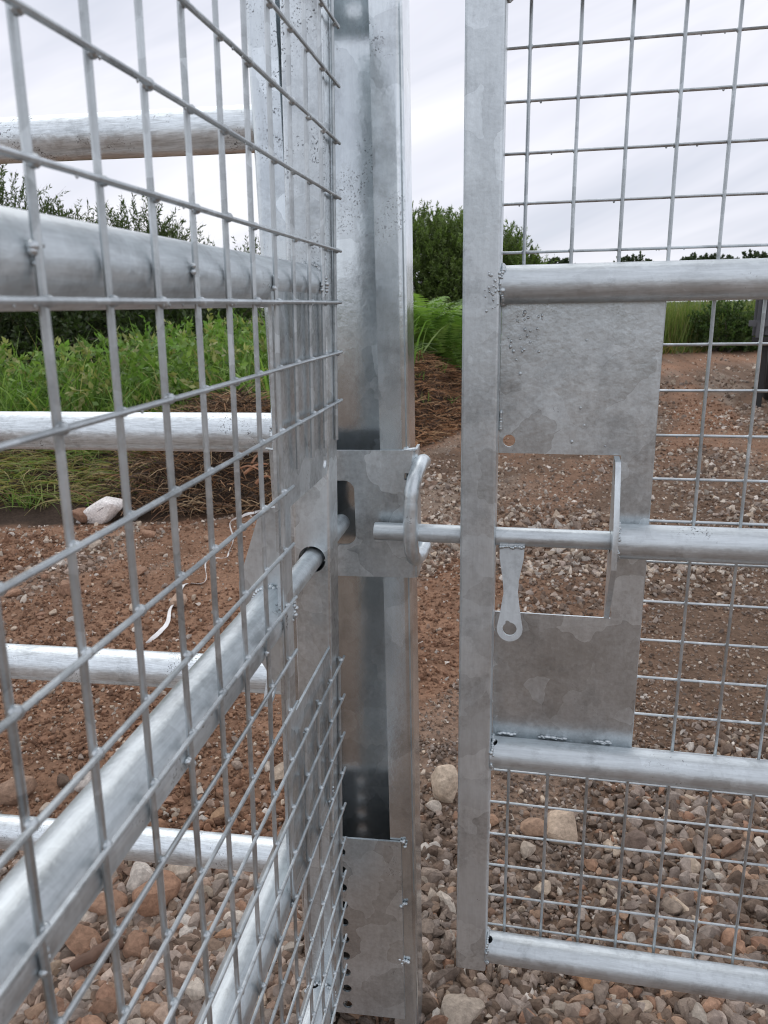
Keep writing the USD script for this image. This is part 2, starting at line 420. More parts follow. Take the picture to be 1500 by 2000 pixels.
def scatter(pts, size, shapes, rng, sink=0.25):
    """Many pebbles as one mesh: vertices, faces and the colour of each pebble."""
    n = len(pts)
    which = rng.integers(0, len(shapes), n)
    rots = tilt_rot(n, rng, 0.5)
    red = redness(pts[:, 0], pts[:, 1])
    u = rng.uniform(size=n); w = rng.uniform(size=n)
    col = np.zeros((n, 3))
    earth = (red > 0.32) & (pts[:, 1] > 1.9)
    size = size * np.where(pts[:, 1] > 5.0, 1.35, 1.0)
    dusty = (~earth) & (pts[:, 1] > 2.6) & (u < 0.55) & (w > 0.22)
    size = np.where(dusty, size * 0.65, size)
    size = np.where(earth, size * np.where(u < 0.93, 0.62, 1.0), size)
    for k in range(n):
        fam = 'pale' if w[k] < (0.08 if pts[k, 1] < 4.5 else 0.22) else ('crumb' if dusty[k] else 'earth' if earth[k] and w[k] > 0.14 else 'tan' if pts[k, 0] < -0.45 and w[k] < 0.60 else 'red' if u[k] < red[k] * 0.85 + 0.06 else 'grey')
        fl = ROCK_COL[fam]
        col[k] = np.array(fl[int(rng.integers(len(fl)))]) * rng.uniform(0.62, 1.25)
    V, F, C, off = [], [], [], 0
    gzz = ground_z(pts[:, 0], pts[:, 1])
    for s, (sv, sf) in enumerate(shapes):
        idx = np.nonzero(which == s)[0]
        if not len(idx):
            continue
        sc = size[idx, None] * rng.uniform(0.75, 1.2, (len(idx), 3))
        vv = np.einsum('nij,nkj->nki', rots[idx], sv[None] * sc[:, None])
        vv += np.stack([pts[idx, 0], pts[idx, 1], gzz[idx] + size[idx] * (0.55 - sink)], -1)[:, None]
        V.append(vv.reshape(-1, 3))
        F.append((sf[None] + (np.arange(len(idx)) * len(sv))[:, None, None] + off).reshape(-1, 3))
        C.append(np.repeat(col[idx], len(sv), 0))
        off += len(idx) * len(sv)
    return np.vstack(V), np.vstack(F), np.vstack(C)


def in_view(n, rng, y0, y1, u0=-120, u1=1620):
    """Places on the ground spread evenly over the part of it that the camera could see, with a margin."""
    u, v = rng.uniform(u0, u1, n), rng.uniform(y0, y1, n)
    return np.array([onpix(a, b) for a, b in zip(u, v)])[:, :2]


def gravel(name, n, y0, y1, smin, smax, shapes, seed, sink=0.25, keep=None):
    rng = np.random.default_rng(seed)
    pts = in_view(n, rng, y0, y1)
    s = beyond(pts[:, 0], pts[:, 1])
    ok = s < -0.02
    pts = pts[ok]
    size = smin + (smax - smin) * rng.uniform(size=len(pts)) ** 2.2
    # coarser where the loose stone lies, finer on the beaten earth
    coarse = meshkit.fbm(np.c_[pts * 1.1, np.zeros(len(pts))], 3, 91)
    size *= 0.65 + 0.8 * sstep(0.35, 0.65, coarse)
    v, f, c = scatter(pts, size, shapes, rng, sink)
    return v, f, c


parts = [gravel('a', 21000, 1440, 2080, 0.0065, 0.023, SHAPES_NEAR, 11),
         gravel('g', 14000, 1440, 2080, 0.003, 0.007, SHAPES_FAR, 15),
         gravel('b', 34000, 1060, 1480, 0.0045, 0.017, SHAPES_MID, 12),
         gravel('c', 34000, 800, 1120, 0.007, 0.022, SHAPES_FAR, 13, 0.35),
         gravel('d', 14000, 660, 840, 0.012, 0.034, SHAPES_FAR, 14, 0.4)]
off, V, F, C = 0, [], [], []
for v, f, c in parts:
    V.append(v); F.append(f + off); C.append(c); off += len(v)
obj('gravel', (np.vstack(V), np.vstack(F)), M_STONE, smooth=False, tint=np.vstack(C),
    label='loose brown and grey gravel covering the stony track', cat='gravel', kind='stuff')


def stone(u, v, w_px, fam, label, cat='stone', group=None, flat=0.75, seed=None, name='loose_stone', col=None, aspect=1.0, sink=0.3, angular=0.45, rng=RNG, slab=False):
    """One stone of its own, standing where the photograph shows it."""
    p = onpix(u, v)
    p[2] = float(ground_z(p[:1], p[1:2])[0])
    d = np.linalg.norm(p - np.array([0, 0, H]))
    r = 0.5 * w_px / F_PX * d
    seed = seed if seed is not None else int(u * 7 + v)
    big = w_px > 45
    sv, sf = rock_shape(seed, 13 if not big else 18, 1 if not big else 2, flat, angular)
    R = tilt_rot(1, np.random.default_rng(seed + 1), 0.25)[0]
    sv = (sv * np.array([1, 1, aspect])) @ R.T * r
    if slab:
        sv = (sv * (1.0, 0.6, 0.75)) @ rot_axis([0, 1, 0], -0.45)[:3, :3].T @ rot_z(0.25)[:3, :3].T
    sv[:, 2] -= sv[:, 2].min() * (1 - sink)
    fl = ROCK_COL[fam]
    c = np.array(col if col is not None else fl[seed % len(fl)]) * np.random.default_rng(seed + 2).uniform(0.85, 1.1)
    tn = np.tile(c, (len(sv), 1))
    path = numbered('/World', name)
    # a mesh that is a thing: its points are kept about its own foot
    m = usdkit.mesh(stage, path, trimesh.Trimesh(sv, sf, process=False), M_STONE, smooth=False)
    m.AddTranslateOp().Set(Gf.Vec3d(*p.tolist()))
    UsdGeom.PrimvarsAPI(m).CreatePrimvar('tint', Sdf.ValueTypeNames.Color3fArray, 'vertex').Set(Vt.Vec3fArray.FromNumpy(tn.astype(np.float32)))
    tag(m, label, cat, group)


BIG = [
    (1102, 1630, 96, 'pale', 'large pale cream rock, biggest stone behind the lower mesh of the right gate', dict(col=(0.46, 0.36, 0.27), aspect=1.1)),
    (1042, 1628, 62, 'red', 'rusty brown stone touching the left side of the large cream rock'),
    (1235, 1655, 58, 'grey', 'dark brown angular stone right of the large cream rock', dict(col=(0.17, 0.125, 0.10))),
    (1030, 1675, 44, 'pale', 'pale wedge-shaped stone just below and left of the large cream rock'),
    (1000, 1668, 38, 'grey', 'grey stone beside the pale wedge close to the right gate stile'),
    (962, 1610, 40, 'red', 'orange brown stone half hidden by the right gate stile', dict(col=(0.37, 0.23, 0.15))),
    (868, 1555, 70, 'pale', 'long cream stone standing on edge between the post and the right gate', dict(aspect=1.2, flat=0.95)),
    (845, 1585, 34, 'pale', 'small white stone at the foot of the long cream stone'),
    (1150, 1925, 54, 'red', 'orange stone in front of the bottom rail of the right gate', dict(col=(0.36, 0.21, 0.12))),
    (1172, 1950, 44, 'grey', 'grey egg-shaped stone next to the orange stone before the bottom rail'),
    (905, 1990, 80, 'pale', 'flat pale stone at the bottom edge of the photo right of the post', dict(flat=0.5)),
    (1312, 1994, 46, 'red', 'orange brown stone at the bottom edge below the right gate', dict(col=(0.34, 0.20, 0.12))),
    (1297, 1842, 40, 'red', 'small tan stone just above the bottom rail of the right gate', dict(col=(0.38, 0.27, 0.18))),
    (1060, 1735, 40, 'pale', 'rounded cream stone two mesh squares below the large cream rock'),
    (1152, 1692, 34, 'red', 'rust red pebble beside a mesh wire right of the large cream rock', dict(col=(0.33, 0.20, 0.13))),
    (1310, 1780, 48, 'grey', 'grey brown rock in the lower mesh near the right edge', dict(col=(0.30, 0.24, 0.19))),
    (1345, 1700, 38, 'pale', 'pale stone in the lower mesh of the right gate, rightmost pale one'),
    (1460, 1642, 34, 'red', 'tan pebble at the right edge behind the lower mesh'),
    (200, 1024, 120, 'pale', 'large white rock lying at the edge of the flattened grass', dict(col=(0.74, 0.71, 0.68), flat=0.6, sink=0.25, seed=77, slab=True)),
    (168, 1025, 46, 'red', 'red brown stone lying against the large white rock'),
    (130, 1160, 40, 'red', 'brown cube-shaped stone alone on the red earth left'),
    (25, 1165, 30, 'red', 'brown stone at the left edge on the red earth'),
    (190, 1075, 30, 'pale', 'pale stone on the red earth below the large white rock'),
    (290, 1055, 34, 'red', 'reddish stone beside the brush heap on the red earth'),
    (270, 1120, 40, 'red', 'flat reddish stone in the middle of the red earth', dict(flat=0.5)),
    (350, 1180, 44, 'red', 'cream and red stone lying against the white plastic tape', dict(col=(0.42, 0.30, 0.22))),
    (105, 1200, 26, 'pale', 'small white stone below the brown cube-shaped stone'),
    (30, 1555, 74, 'red', 'big tan boulder at the left edge between the lower fence rails', dict(col=(0.30, 0.20, 0.14), flat=0.6)),
    (130, 1525, 46, 'grey', 'brown stone beside the grey stone between the two lower fence rails'),
    (165, 1535, 50, 'pale', 'grey white stone between the two lower fence rails', dict(col=(0.46, 0.42, 0.38))),
    (275, 1725, 66, 'pale', 'pale upright stone just below the lowest fence rail', dict(aspect=1.2)),
    (310, 1765, 84, 'red', 'large brick red stone below the lowest fence rail', dict(col=(0.29, 0.17, 0.11))),
    (350, 1715, 66, 'pale', 'blunt cream rock tucked under the lowest fence rail'),
    (215, 1775, 68, 'red', 'broad red brown stone left of the brick red stone'),
    (165, 1850, 60, 'red', 'tall red stone behind the second mesh wire from the left', dict(col=(0.29, 0.175, 0.115))),
    (450, 1840, 56, 'red', 'orange brick-shaped stone by the sloping rail end', dict(col=(0.35, 0.21, 0.13), flat=0.6)),
    (265, 1860, 54, 'red', 'squat orange brown stone in the lower left stones'),
    (105, 1905, 46, 'grey', 'tan stone at the lower left by a mesh wire', dict(col=(0.32, 0.24, 0.17))),
    (80, 1975, 44, 'red', 'round tan stone in the lower left corner', dict(col=(0.33, 0.22, 0.15))),
    (150, 1920, 40, 'pale', 'cream stone beside a mesh wire in the lower left'),
    (330, 1660, 30, 'red', 'dark red stone squeezed under the lowest fence rail'),
    (432, 1600, 40, 'red', 'orange pebble above the lowest fence rail near the left gate', dict(col=(0.36, 0.23, 0.14))),
    (545, 1520, 40, 'pale', 'pale crumbly lump against the left gate stile'),
]
for b in BIG:
    kw = b[5] if len(b) > 5 else {}
    stone(*b[:5], **kw)
# the rest of the 300 largest: small stones with nothing to tell them apart within each patch
_r = np.random.default_rng(99)
CW = {'red': 'reddish brown', 'grey': 'grey brown', 'pale': 'pale cream'}
PATCH = [((0, 190), (1690, 2000), 34, (22, 46), (0.5, 0.28, 0.22), 'stone among the coarse stones in the lower left corner of the picture'),
         ((190, 380), (1700, 2000), 32, (22, 46), (0.5, 0.28, 0.22), 'stone among the coarse stones below the middle of the lowest fence rail'),
         ((380, 560), (1700, 2000), 26, (20, 40), (0.4, 0.34, 0.26), 'stone among the coarse stones under the sloping bottom of the left gate'),
         ((822, 890), (1560, 2000), 22, (16, 36), (0.15, 0.6, 0.25), 'stone in the gravel strip between the post and the right gate stile'),
         ((950, 1500), (1530, 1700), 26, (15, 30), (0.2, 0.6, 0.2), 'stone in the upper half of the low mesh of the right gate'),
         ((950, 1500), (1700, 1860), 26, (17, 34), (0.2, 0.6, 0.2), 'stone in the lower half of the low mesh of the right gate'),
         ((890, 1500), (1890, 2000), 20, (20, 38), (0.2, 0.6, 0.2), 'stone in the gravel in front of the bottom rail of the right gate'),
         ((0, 540), (1050, 1280), 34, (11, 24), (0.68, 0.1, 0.22), 'small stone on the red earth between the second and third fence rails'),
         ((0, 540), (1340, 1600), 34, (15, 32), (0.6, 0.15, 0.25), 'small stone on the red earth between the third and lowest fence rails')]
for (ua, ub), (va, vb), n, (wa, wb), prob, lab in PATCH:
    for k in range(n):
        u, v = _r.uniform(ua, ub), _r.uniform(va, vb)
        fam = _r.choice(['red', 'grey', 'pale'], p=prob)
        lb = CW[fam] + ' ' + lab
        stone(u, v, _r.uniform(wa, wb) * (0.75 + 0.25 * (v - va) / (vb - va)), fam, lb, group=lb, seed=int(_r.integers(1e6)))

# ------------------------------------------------------------------ the two gates, post, fence
P = 0.0746                                     # mesh pitch
WIN_X0, WIN_X1, WIN_Z0, WIN_Z1 = 0.06, 0.2655, -0.548, -0.251
RAIL_Z = {'top': 0.4625, 'upper': 0.029, 'latch': -0.395, 'lower': -0.826, 'bottom': -1.283}
LEN = 1.32
T = 0.003


def blob_ring(center, axis_dir, r, seed, n=26, size=0.006, arc=(0, 2 * math.pi)):
    """A weld: a run of overlapping beads round a joint, as one mesh."""
    rr = np.random.default_rng(seed)
    a = np.asarray(axis_dir, float)
    e1 = np.cross(a, [0, 0, 1.0]) if abs(a[2]) < 0.9 else np.array([1.0, 0, 0])
    e1 /= np.linalg.norm(e1); e2 = np.cross(a, e1)
    out = []
    for k in range(n):
        t = arc[0] + (arc[1] - arc[0]) * k / n
        s = size * rr.uniform(0.7, 1.25)
        m = trimesh.creation.icosphere(1, s)
        m.vertices *= rr.uniform(0.8, 1.2, 3)
        m.vertices += np.asarray(center) + (e1 * math.cos(t) + e2 * math.sin(t)) * r * rr.uniform(0.98, 1.03) + a * rr.normal(0, 0.0012)
        out.append(m)
    return join(out)


def drips(points, rr, size=(0.0012, 0.003)):
    out = []
    for p in points:
        m = trimesh.creation.icosphere(1, rr.uniform(*size))
        m.vertices *= (1, 0.6, rr.uniform(0.9, 1.5)); m.vertices += p
        out.append(m)
    return join(out)


def wire(p0, p1, r, rr, step=0.09, sides=8, wob=0.0002):
    n = max(3, int(np.linalg.norm(np.subtract(p1, p0)) / step) + 1)
    t = np.linspace(0, 1, n)[:, None]
    pts = np.asarray(p0) * (1 - t) + np.asarray(p1) * t
    pts[1:-1] += rr.normal(0, wob, (n - 2, 3))
    return tube(pts, r * rr.uniform(0.94, 1.08, n), sides)


def rail_tube(x0, x1, z, r, notch=False, closed_end=False):
    m = m3.Manifold.cylinder(x1 - x0, r, r, 64) - m3.Manifold.cylinder(x1 - x0 + 0.01, r - 0.0035, r - 0.0035, 48).translate((0, 0, -0.005))
    m = m.rotate((0, 90, 0)).translate((x0, -r, z))
    if notch:
        m = m - mcyl(0.0075, 0.05, 20).translate((x0 + 0.006, -r - 0.010, z + 0.004))
    return m


def gate(name, label, matrix, seed, handle_x, rod_shift=0.0, mesh_shift=0.0):
    rr = np.random.default_rng(seed)
    path = thing(name, label, 'gate', matrix=matrix)
    zz = lambda z: z + H
    # latch stile: hollow box section with the bolt holes bored through
    zt, zb = zz(0.50), zz(-1.318)
    st = man(rrect(0.06, 0.06, 0.005, 0.03, -0.03), zt - zb) - man(rrect(0.053, 0.053, 0.003, 0.03, -0.03), zt - zb + 0.02).translate((0, 0, -0.01))
    st = st.translate((0, 0, zb))
    st = st - mcyl(0.0222, 0.2).rotate((0, 90, 0)).translate((-0.05, -0.03, zz(RAIL_Z['latch'])))
    obj('latch_stile', st, M_STILE if seed == 600 else M_STEEL, path, 25)
    hs = (man(rrect(0.06, 0.06, 0.005, LEN + 0.03, -0.03), zt - zb) - man(rrect(0.053, 0.053, 0.003, LEN + 0.03, -0.03), zt - zb + 0.02).translate((0, 0, -0.01))).translate((0, 0, zb))
    obj('hinge_stile', hs, M_STEEL, path, 25)
    for k, (nm, z) in enumerate(RAIL_Z.items()):
        x0 = 0.262 if nm == 'latch' else 0.059
        obj('rail', rail_tube(x0, LEN + 0.001, zz(z), 0.03, notch=nm in ('lower', 'bottom')), M_TUBE_Y if seed == 600 else M_TUBE, path, 25)
        wx = 0.064 if nm != 'latch' else 0.2665
        obj('weld_bead', blob_ring((wx - 0.001, -0.03, zz(z)), (1, 0, 0), 0.0305, seed + k, 40, 0.0035, (0.3, 2 * math.pi - 0.2)), M_WELD, path, True)
    # latch plate with its square window
    pl = sbox(0.0605, RAIL_Z['lower'] + 0.012, 0.318, RAIL_Z['upper'] - 0.012).difference(sbox(0.0, WIN_Z0, WIN_X1, WIN_Z1)).difference(Point(0.078, -0.229).buffer(0.0105))
    pm = man(pl, 0.004).rotate((90, 0, 0)).translate((0, -0.002, H))
    obj('latch_plate', pm, M_PLATE, path, 20)
    spat = [(rr.uniform(0.07, 0.13), -0.0075, zz(rr.uniform(-0.10, -0.01))) for _ in range(26)] + [(rr.uniform(0.07, 0.30), -0.0068, zz(rr.uniform(-0.24, -0.05))) for _ in range(7)]
    obj('weld_spatter', drips(spat, rr), M_WELD, path, True, kind='stuff')
    spat = [(rr.uniform(0.035, 0.06), -0.0605, zz(rr.normal(0.02, 0.018))) for _ in range(30)]
    obj('weld_spatter', drips(spat, rr, (0.001, 0.0024)), M_WELD, path, True, kind='stuff')
    wl = [trimesh.creation.icosphere(1, 0.004 * rr.uniform(0.7, 1.3)) for _ in range(30)]
    for k, m in enumerate(wl):
        m.vertices *= (1.3, 0.7, 0.7)
        base = 0.075 + 0.03 * (k / 10) if k < 10 else (0.15 + 0.05 * (k - 10) / 12 if k < 22 else 0.252 + 0.03 * (k - 22) / 8)
        m.vertices += (base, -0.0085, zz(RAIL_Z['lower'] + 0.0285) + rr.normal(0, 0.0012))
    for a, b in ((0, 10), (10, 22), (22, 30)):
        obj('weld_bead', join(wl[a:b]), M_WELD, path, True)
    obj('weld_bead', join([trimesh.Trimesh(trimesh.creation.icosphere(1, 0.004).vertices * (0.8, 0.8, 1.5) + (0.063, -0.009, zz(-0.18 - 0.003 * k) + rr.normal(0, 0.001)), trimesh.creation.icosphere(1, 0.004).faces) for k in range(10)]), M_WELD, path, True)
    # gusset: the plate on edge that carries the bolt and the end of the middle rail
    gp = Polygon([(0, -0.252), (-0.034, -0.256), (-0.040, -0.264), (-0.072, -0.362), (-0.072, -0.432), (-0.005, -0.546), (0, -0.546)])
    gp = gp.difference(Point(-0.03, RAIL_Z['latch']).buffer(0.019))
    gm = man(gp, 0.009)                                # polygon in (y, z)
    gm = gm.transform(np.array([[0, 0, 1, 0.2535], [1, 0, 0, -0.0065], [0, 1, 0, H]], float))
    obj('gusset_plate', gm, M_STEEL, path, 20)
    # sliding bolt with its flat handle
    r = 0.0163
    zl = zz(RAIL_Z['latch'])
    prof = [(0, 0), (r - 0.001, 0), (r, 0.001), (r, 0.60), (0, 0.60)]
    bolt = trimesh.creation.revolve(np.array(prof), sections=40)
    bolt.apply_transform(rot_axis([0, 1, 0], math.pi / 2)); bolt.apply_translation((-0.158 + rod_shift, -0.03, zl))
    bp = obj('bolt', bolt, M_TUBE, path, 30)
    hx = handle_x
    pts = [(-0.0215, 0.004), (0.0215, 0.004), (0.0205, -0.022), (0.0135, -0.062), (0.0125, -0.085), (0.0175, -0.120), (0.0205, -0.138)]
    arc = [(0.0225 * math.cos(t), -0.150 - 0.0225 * math.sin(t)) for t in np.linspace(-0.2, math.pi + 0.2, 18)]
    lft = [(-0.0205, -0.138), (-0.0175, -0.120), (-0.0125, -0.085), (-0.0145, -0.062), (-0.0210, -0.022)]
    hp = Polygon(pts + arc + lft).buffer(0).difference(Point(0.0, -0.150).buffer(0.0122)).difference(Point(-0.004, -0.1385).buffer(0.004))
    hm = man(hp, 0.006).rotate((90, 0, 0)).rotate((-7.0, 0, 0)).translate((hx, -0.03 - 0.008, zl - r + 0.003))
    hpth = obj('handle', hm, M_HANDLE, bp, 20)
    hw = [trimesh.creation.icosphere(1, 0.0032 * rr.uniform(0.7, 1.2)) for _ in range(12)]
    for k, m in enumerate(hw):
        m.vertices += (hx - 0.02 + 0.0036 * k, -0.045, zl - r + 0.002 + rr.normal(0, 0.0008))
    obj('weld_bead', join(hw), M_WELD, bp, True)
    # welded mesh: uprights against the rails, cross wires behind them
    nx = int((LEN + 0.04) / P)
    for i in range(nx + 1):
        x = 0.0195 + i * P + mesh_shift
        spans = [(-1.30, 0.48)]
        if x < 0.28:
            spans = [(-1.30, -0.585 - 0.01 * (i % 2)), (-0.205, 0.48)]
        for a, b in spans:
            obj('upright_wire', wire((x, 0.0034, zz(a)), (x, 0.0034, zz(b)), 0.0029, rr), M_WIRE, path, 40)
    for nm, z in RAIL_Z.items():
        for i in range(1 if nm != 'latch' else 5, nx, 3):
            bs = []
            for k in range(5):
                m = trimesh.creation.icosphere(1, 0.0032 * rr.uniform(0.7, 1.2)); m.vertices += (0.0195 + i * P + mesh_shift + rr.normal(0, 0.003), 0.0025, zz(z) + rr.normal(0, 0.004)); bs.append(m)
            obj('weld_bead', join(bs), M_WELD, path, True)
    for j in range(0, 23):
        z = 0.3782 - j * P + 0.0002
        x0 = 0.002 + rr.normal(0, 0.001)
        if -0.555 < z < -0.205:
            x0 = 0.287 + rr.normal(0, 0.003)
        w = wire((x0, 0.0088, zz(z)), (LEN + 0.05, 0.0088, zz(z)), 0.0024, rr)
        nd = rr.integers(7, 13)
        dr = drips([(rr.uniform(x0 + 0.01, LEN), 0.0094, zz(z) - 0.0026) for _ in range(nd)], rr, (0.001, 0.0019))
        kn = []
        for i in range(nx + 1):
            x = 0.0195 + i * P + mesh_shift
            if x > x0 - 0.002:
                k_ = trimesh.creation.icosphere(1, 0.0043 * rr.uniform(0.85, 1.15)); k_.vertices += (x, 0.0068, zz(z) + rr.normal(0, 0.0006)); kn.append(k_)
        obj('cross_wire', join([w, dr] + kn), M_WIRE, path, 40)
    return path


def frame(px, py, ang, lean_axis=None, lean=0.0):
    m = trans(px, py, H) @ rot_z(ang)
    if lean_axis is not None:
        m = m @ rot_axis(lean_axis, lean)
    return m @ trans(0, 0, -H)


# right gate closes across the view, left gate stands open along it
gate('mesh_gate', 'galvanised mesh gate on the right with latch plate, facing the camera', frame(-0.127, 1.316, 0.0, [0, 1, 0], -0.004), 500, 0.0895)
gate('mesh_gate', 'galvanised mesh gate on the left seen almost edge-on, bolt through the post slot', frame(-0.3135, 1.171, -math.pi / 2 + 0.0345, [1, 0, 0], -0.0201), 600, 0.205)

# the post: a wide lipped channel open towards the camera
PYAW = 0.06
post_m = trans(-0.3585, 1.3235, H) @ rot_z(PYAW) @ rot_axis([0, 1, 0], -0.0105) @ trans(0, 0, -H)
W2, D, LIP, PT = 0.1285, 0.128, 0.053, 0.005
post = thing('gate_post', 'wide galvanised steel channel post between the two gates', 'post', matrix=post_m)


def fillet(pts, r):
    out = [np.array(pts[0], float)]
    for a, b, c in zip(pts[:-2], pts[1:-1], pts[2:]):
        a, b, c = map(lambda q: np.array(q, float), (a, b, c))
        u, w = (a - b) / np.linalg.norm(a - b), (c - b) / np.linalg.norm(c - b)
        p, q = b + u * r, b + w * r
        for t in np.linspace(0, 1, 7):
            out.append((1 - t) ** 2 * p + 2 * t * (1 - t) * b + t * t * q)
    out.append(np.array(pts[-1], float))
    return out


h = PT / 2
prof = fillet([(-W2 + LIP, h), (-W2 + h, h), (-W2 + h, D - h), (W2 - h, D - h), (W2 - h, h), (W2 - LIP, h)], 0.011)
pp = LineString(prof).buffer(h, cap_style=2, join_style=1, quad_segs=4)
obj('channel', man(pp, 2.72).translate((0, 0, -0.4)), M_POST, post, 25)
# bracket that wraps the post, slotted for the left bolt
bz0, bz1 = H - 0.498, H - 0.2545
bt = 0.005
bl = fillet([(-W2 - 0.0035, 0.05), (-W2 - 0.0035, -bt / 2 - 0.0015), (W2 + 0.012, -bt / 2 - 0.0015), (W2 + 0.012, 0.06)], 0.009)
bk = man(LineString(bl).buffer(bt / 2, cap_style=2, join_style=1, quad_segs=4), bz1 - bz0).translate((0, 0, bz0))
slot = man(rrect(0.062, 0.124, 0.019, -0.0045, H - 0.373), 0.06).rotate((90, 0, 0)).translate((0, 0.02, 0))
bk = bk - slot - m3.Manifold.cube((0.011, 0.03, 0.013), True).translate((W2 - 0.003, -0.006, H - 0.303)) - mcyl(0.009, 0.08).rotate((0, 90, 0)).translate((W2 - 0.03, 0.040, H - 0.288))
obj('latch_bracket', bk, M_PLATE, post, 25)
for sgn in (-1, 1):
    obj('weld_bead', join([trimesh.Trimesh(trimesh.creation.icosphere(1, 0.004).vertices * (1.4, 1.0, 0.7) + (sgn * (W2 - 0.004) + 0.0025 * k * sgn, -0.003 + 0.0018 * k, bz1 + 0.0005), trimesh.creation.icosphere(1, 0.004).faces) for k in range(6)]), M_WELD, post, True)
# round-bar hoop that keeps the right bolt
hz = H - 0.362
hoop_c = [(W2 + 0.024, 0.030, hz + 0.080), (W2 + 0.022, -0.005, hz + 0.084), (W2 + 0.018, -0.036, hz + 0.075), (W2 + 0.012, -0.057, hz + 0.052), (W2 + 0.009, -0.0635, hz + 0.020),
          (W2 + 0.008, -0.064, hz - 0.015), (W2 + 0.008, -0.063, hz - 0.050), (W2 + 0.010, -0.055, hz - 0.074), (W2 + 0.014, -0.034, hz - 0.088), (W2 + 0.020, 0.0, hz - 0.088), (W2 + 0.024, 0.030, hz - 0.084)]
from scipy.interpolate import CubicSpline
_t = np.linspace(0, 1, len(hoop_c))
hp = CubicSpline(_t, np.array(hoop_c))(np.linspace(0, 1, 48))
obj('hoop', tube(hp, 0.0133 + 0.0004 * np.sin(np.arange(48) * 1.7), 22), M_STEEL, post, 40)
obj('weld_bead', join([trimesh.Trimesh(trimesh.creation.icosphere(1, 0.006).vertices * (0.8, 1.2, 1) + (W2 + 0.011, -0.008 + 0.006 * k, hz + 0.080 - 0.001 * k), trimesh.creation.icosphere(1, 0.006).faces) for k in range(5)]), M_WELD, post, True)
# cover plates over the open side: one above the picture, one low down with a row of drilled holes
cw = W2 - LIP + 0.024
cover = sbox(-cw, -1.56, cw, -1.089)
for k in range(10):
    cover = cover.difference(Point(-0.031, -1.125 - 0.0455 * k).buffer(0.0105))
cm = man(cover, 0.005).rotate((90, 0, 0)).translate((0, -0.0015, H))
obj('lower_cover_plate', cm, M_PLATE, post, 20)
top = sbox(-cw, 0.487, cw, 0.62).difference(Point(0.01, 0.535).buffer(0.014))
obj('upper_cover_plate', man(top, 0.005).rotate((90, 0, 0)).translate((0, -0.0015, H)), M_PLATE, post, 20)
ws = [(cw + 0.002, -0.005, H - 1.091), (cw + 0.001, -0.005, H - 1.25), (cw + 0.001, -0.005, H - 1.40), (-cw, -0.005, H - 1.091)]
for q in ws:
    ms = []
    for k in range(7):
        m = trimesh.creation.icosphere(1, 0.0045 * random.uniform(0.6, 1.2)); m.vertices += np.array(q) + np.array([random.gauss(0, 0.005), random.gauss(0, 0.001), random.gauss(0, 0.004)]); ms.append(m)
    obj('weld_bead', join(ms), M_WELD, post, True)

# rail fence on the far side of the post
fence_m = trans(-0.487, 1.375, H) @ rot_z(PYAW) @ trans(0, 0, -H)
fence = thing('rail_fence', 'galvanised tube rail fence running left from the post behind the open gate', 'fence', matrix=fence_m)
for k, z in enumerate((0.300, -0.234, -0.752, -1.205)):
    m = (m3.Manifold.cylinder(2.42, 0.038, 0.038, 72) - m3.Manifold.cylinder(2.5, 0.034, 0.034, 48).translate((0, 0, -0.02))).rotate((0, -90, 0)).translate((-0.003, 0, z + H))
    obj('rail', m, M_FENCE, fence, 25)
    obj('weld_bead', blob_ring((-0.004, 0, z + H), (1, 0, 0), 0.038, 700 + k, 44, 0.0045), M_WELD, fence, True)
obj('end_post', man(rrect(0.10, 0.10, 0.008, -2.47, 0.0), 2.3).translate((0, 0, -0.3)), M_STEEL, fence, 25)
# ------------------------------------------------------------------ vegetation
def ribbons(base, direc, length, width, droop, rng, seg=4, col=None, thin=0.12, arch=None):
    """Blades or stalks: each a tapering curved strip. direc: start direction; droop bends it down along the way."""
    n = len(base)
    d = direc / np.linalg.norm(direc, axis=1, keepdims=True)
    side = np.cross(d, rng.normal(size=(n, 3)) + np.array([0, 0, 0.01])); side /= np.linalg.norm(side, axis=1, keepdims=True)
    pts = [base]
    cur = d.copy()
    for k in range(seg):
        pts.append(pts[-1] + cur * (length / seg)[:, None])
        cur = cur + np.array([0, 0, -1.0]) * (droop * (k + 1) / seg)[:, None]
        cur /= np.linalg.norm(cur, axis=1, keepdims=True)
    prof = np.interp(np.linspace(0, 1, seg + 1), [0, 0.35, 1], [0.7, 1.0, thin])
    V = np.stack([np.stack([p - side * (width * w / 2)[:, None], p + side * (width * w / 2)[:, None]], 1) for p, w in zip(pts, prof)], 1)
    V = V.reshape(n, -1, 3)
    f = []
    for k in range(seg):
        a = 2 * k
        f += [[a, a + 1, a + 3], [a, a + 3, a + 2]]
    F = (np.array(f)[None] + (np.arange(n) * 2 * (seg + 1))[:, None, None]).reshape(-1, 3)
    C = np.repeat(col, 2 * (seg + 1), 0)
    return V.reshape(-1, 3), F, C


def palette(n, cols, rng, var=0.2, p=None):
    c = np.array(cols)[rng.choice(len(cols), n, p=p)]
    return c * rng.uniform(1 - var, 1 + var, (n, 1))


def merge(parts):
    off, V, F, C = 0, [], [], []
    for v, f, c in parts:
        V.append(v); F.append(f + off); C.append(c); off += len(v)
    return (np.vstack(V), np.vstack(F)), np.vstack(C)


GREENS = [(0.12, 0.215, 0.045), (0.19, 0.30, 0.075), (0.075, 0.135, 0.03), (0.25, 0.34, 0.12), (0.32, 0.29, 0.13)]


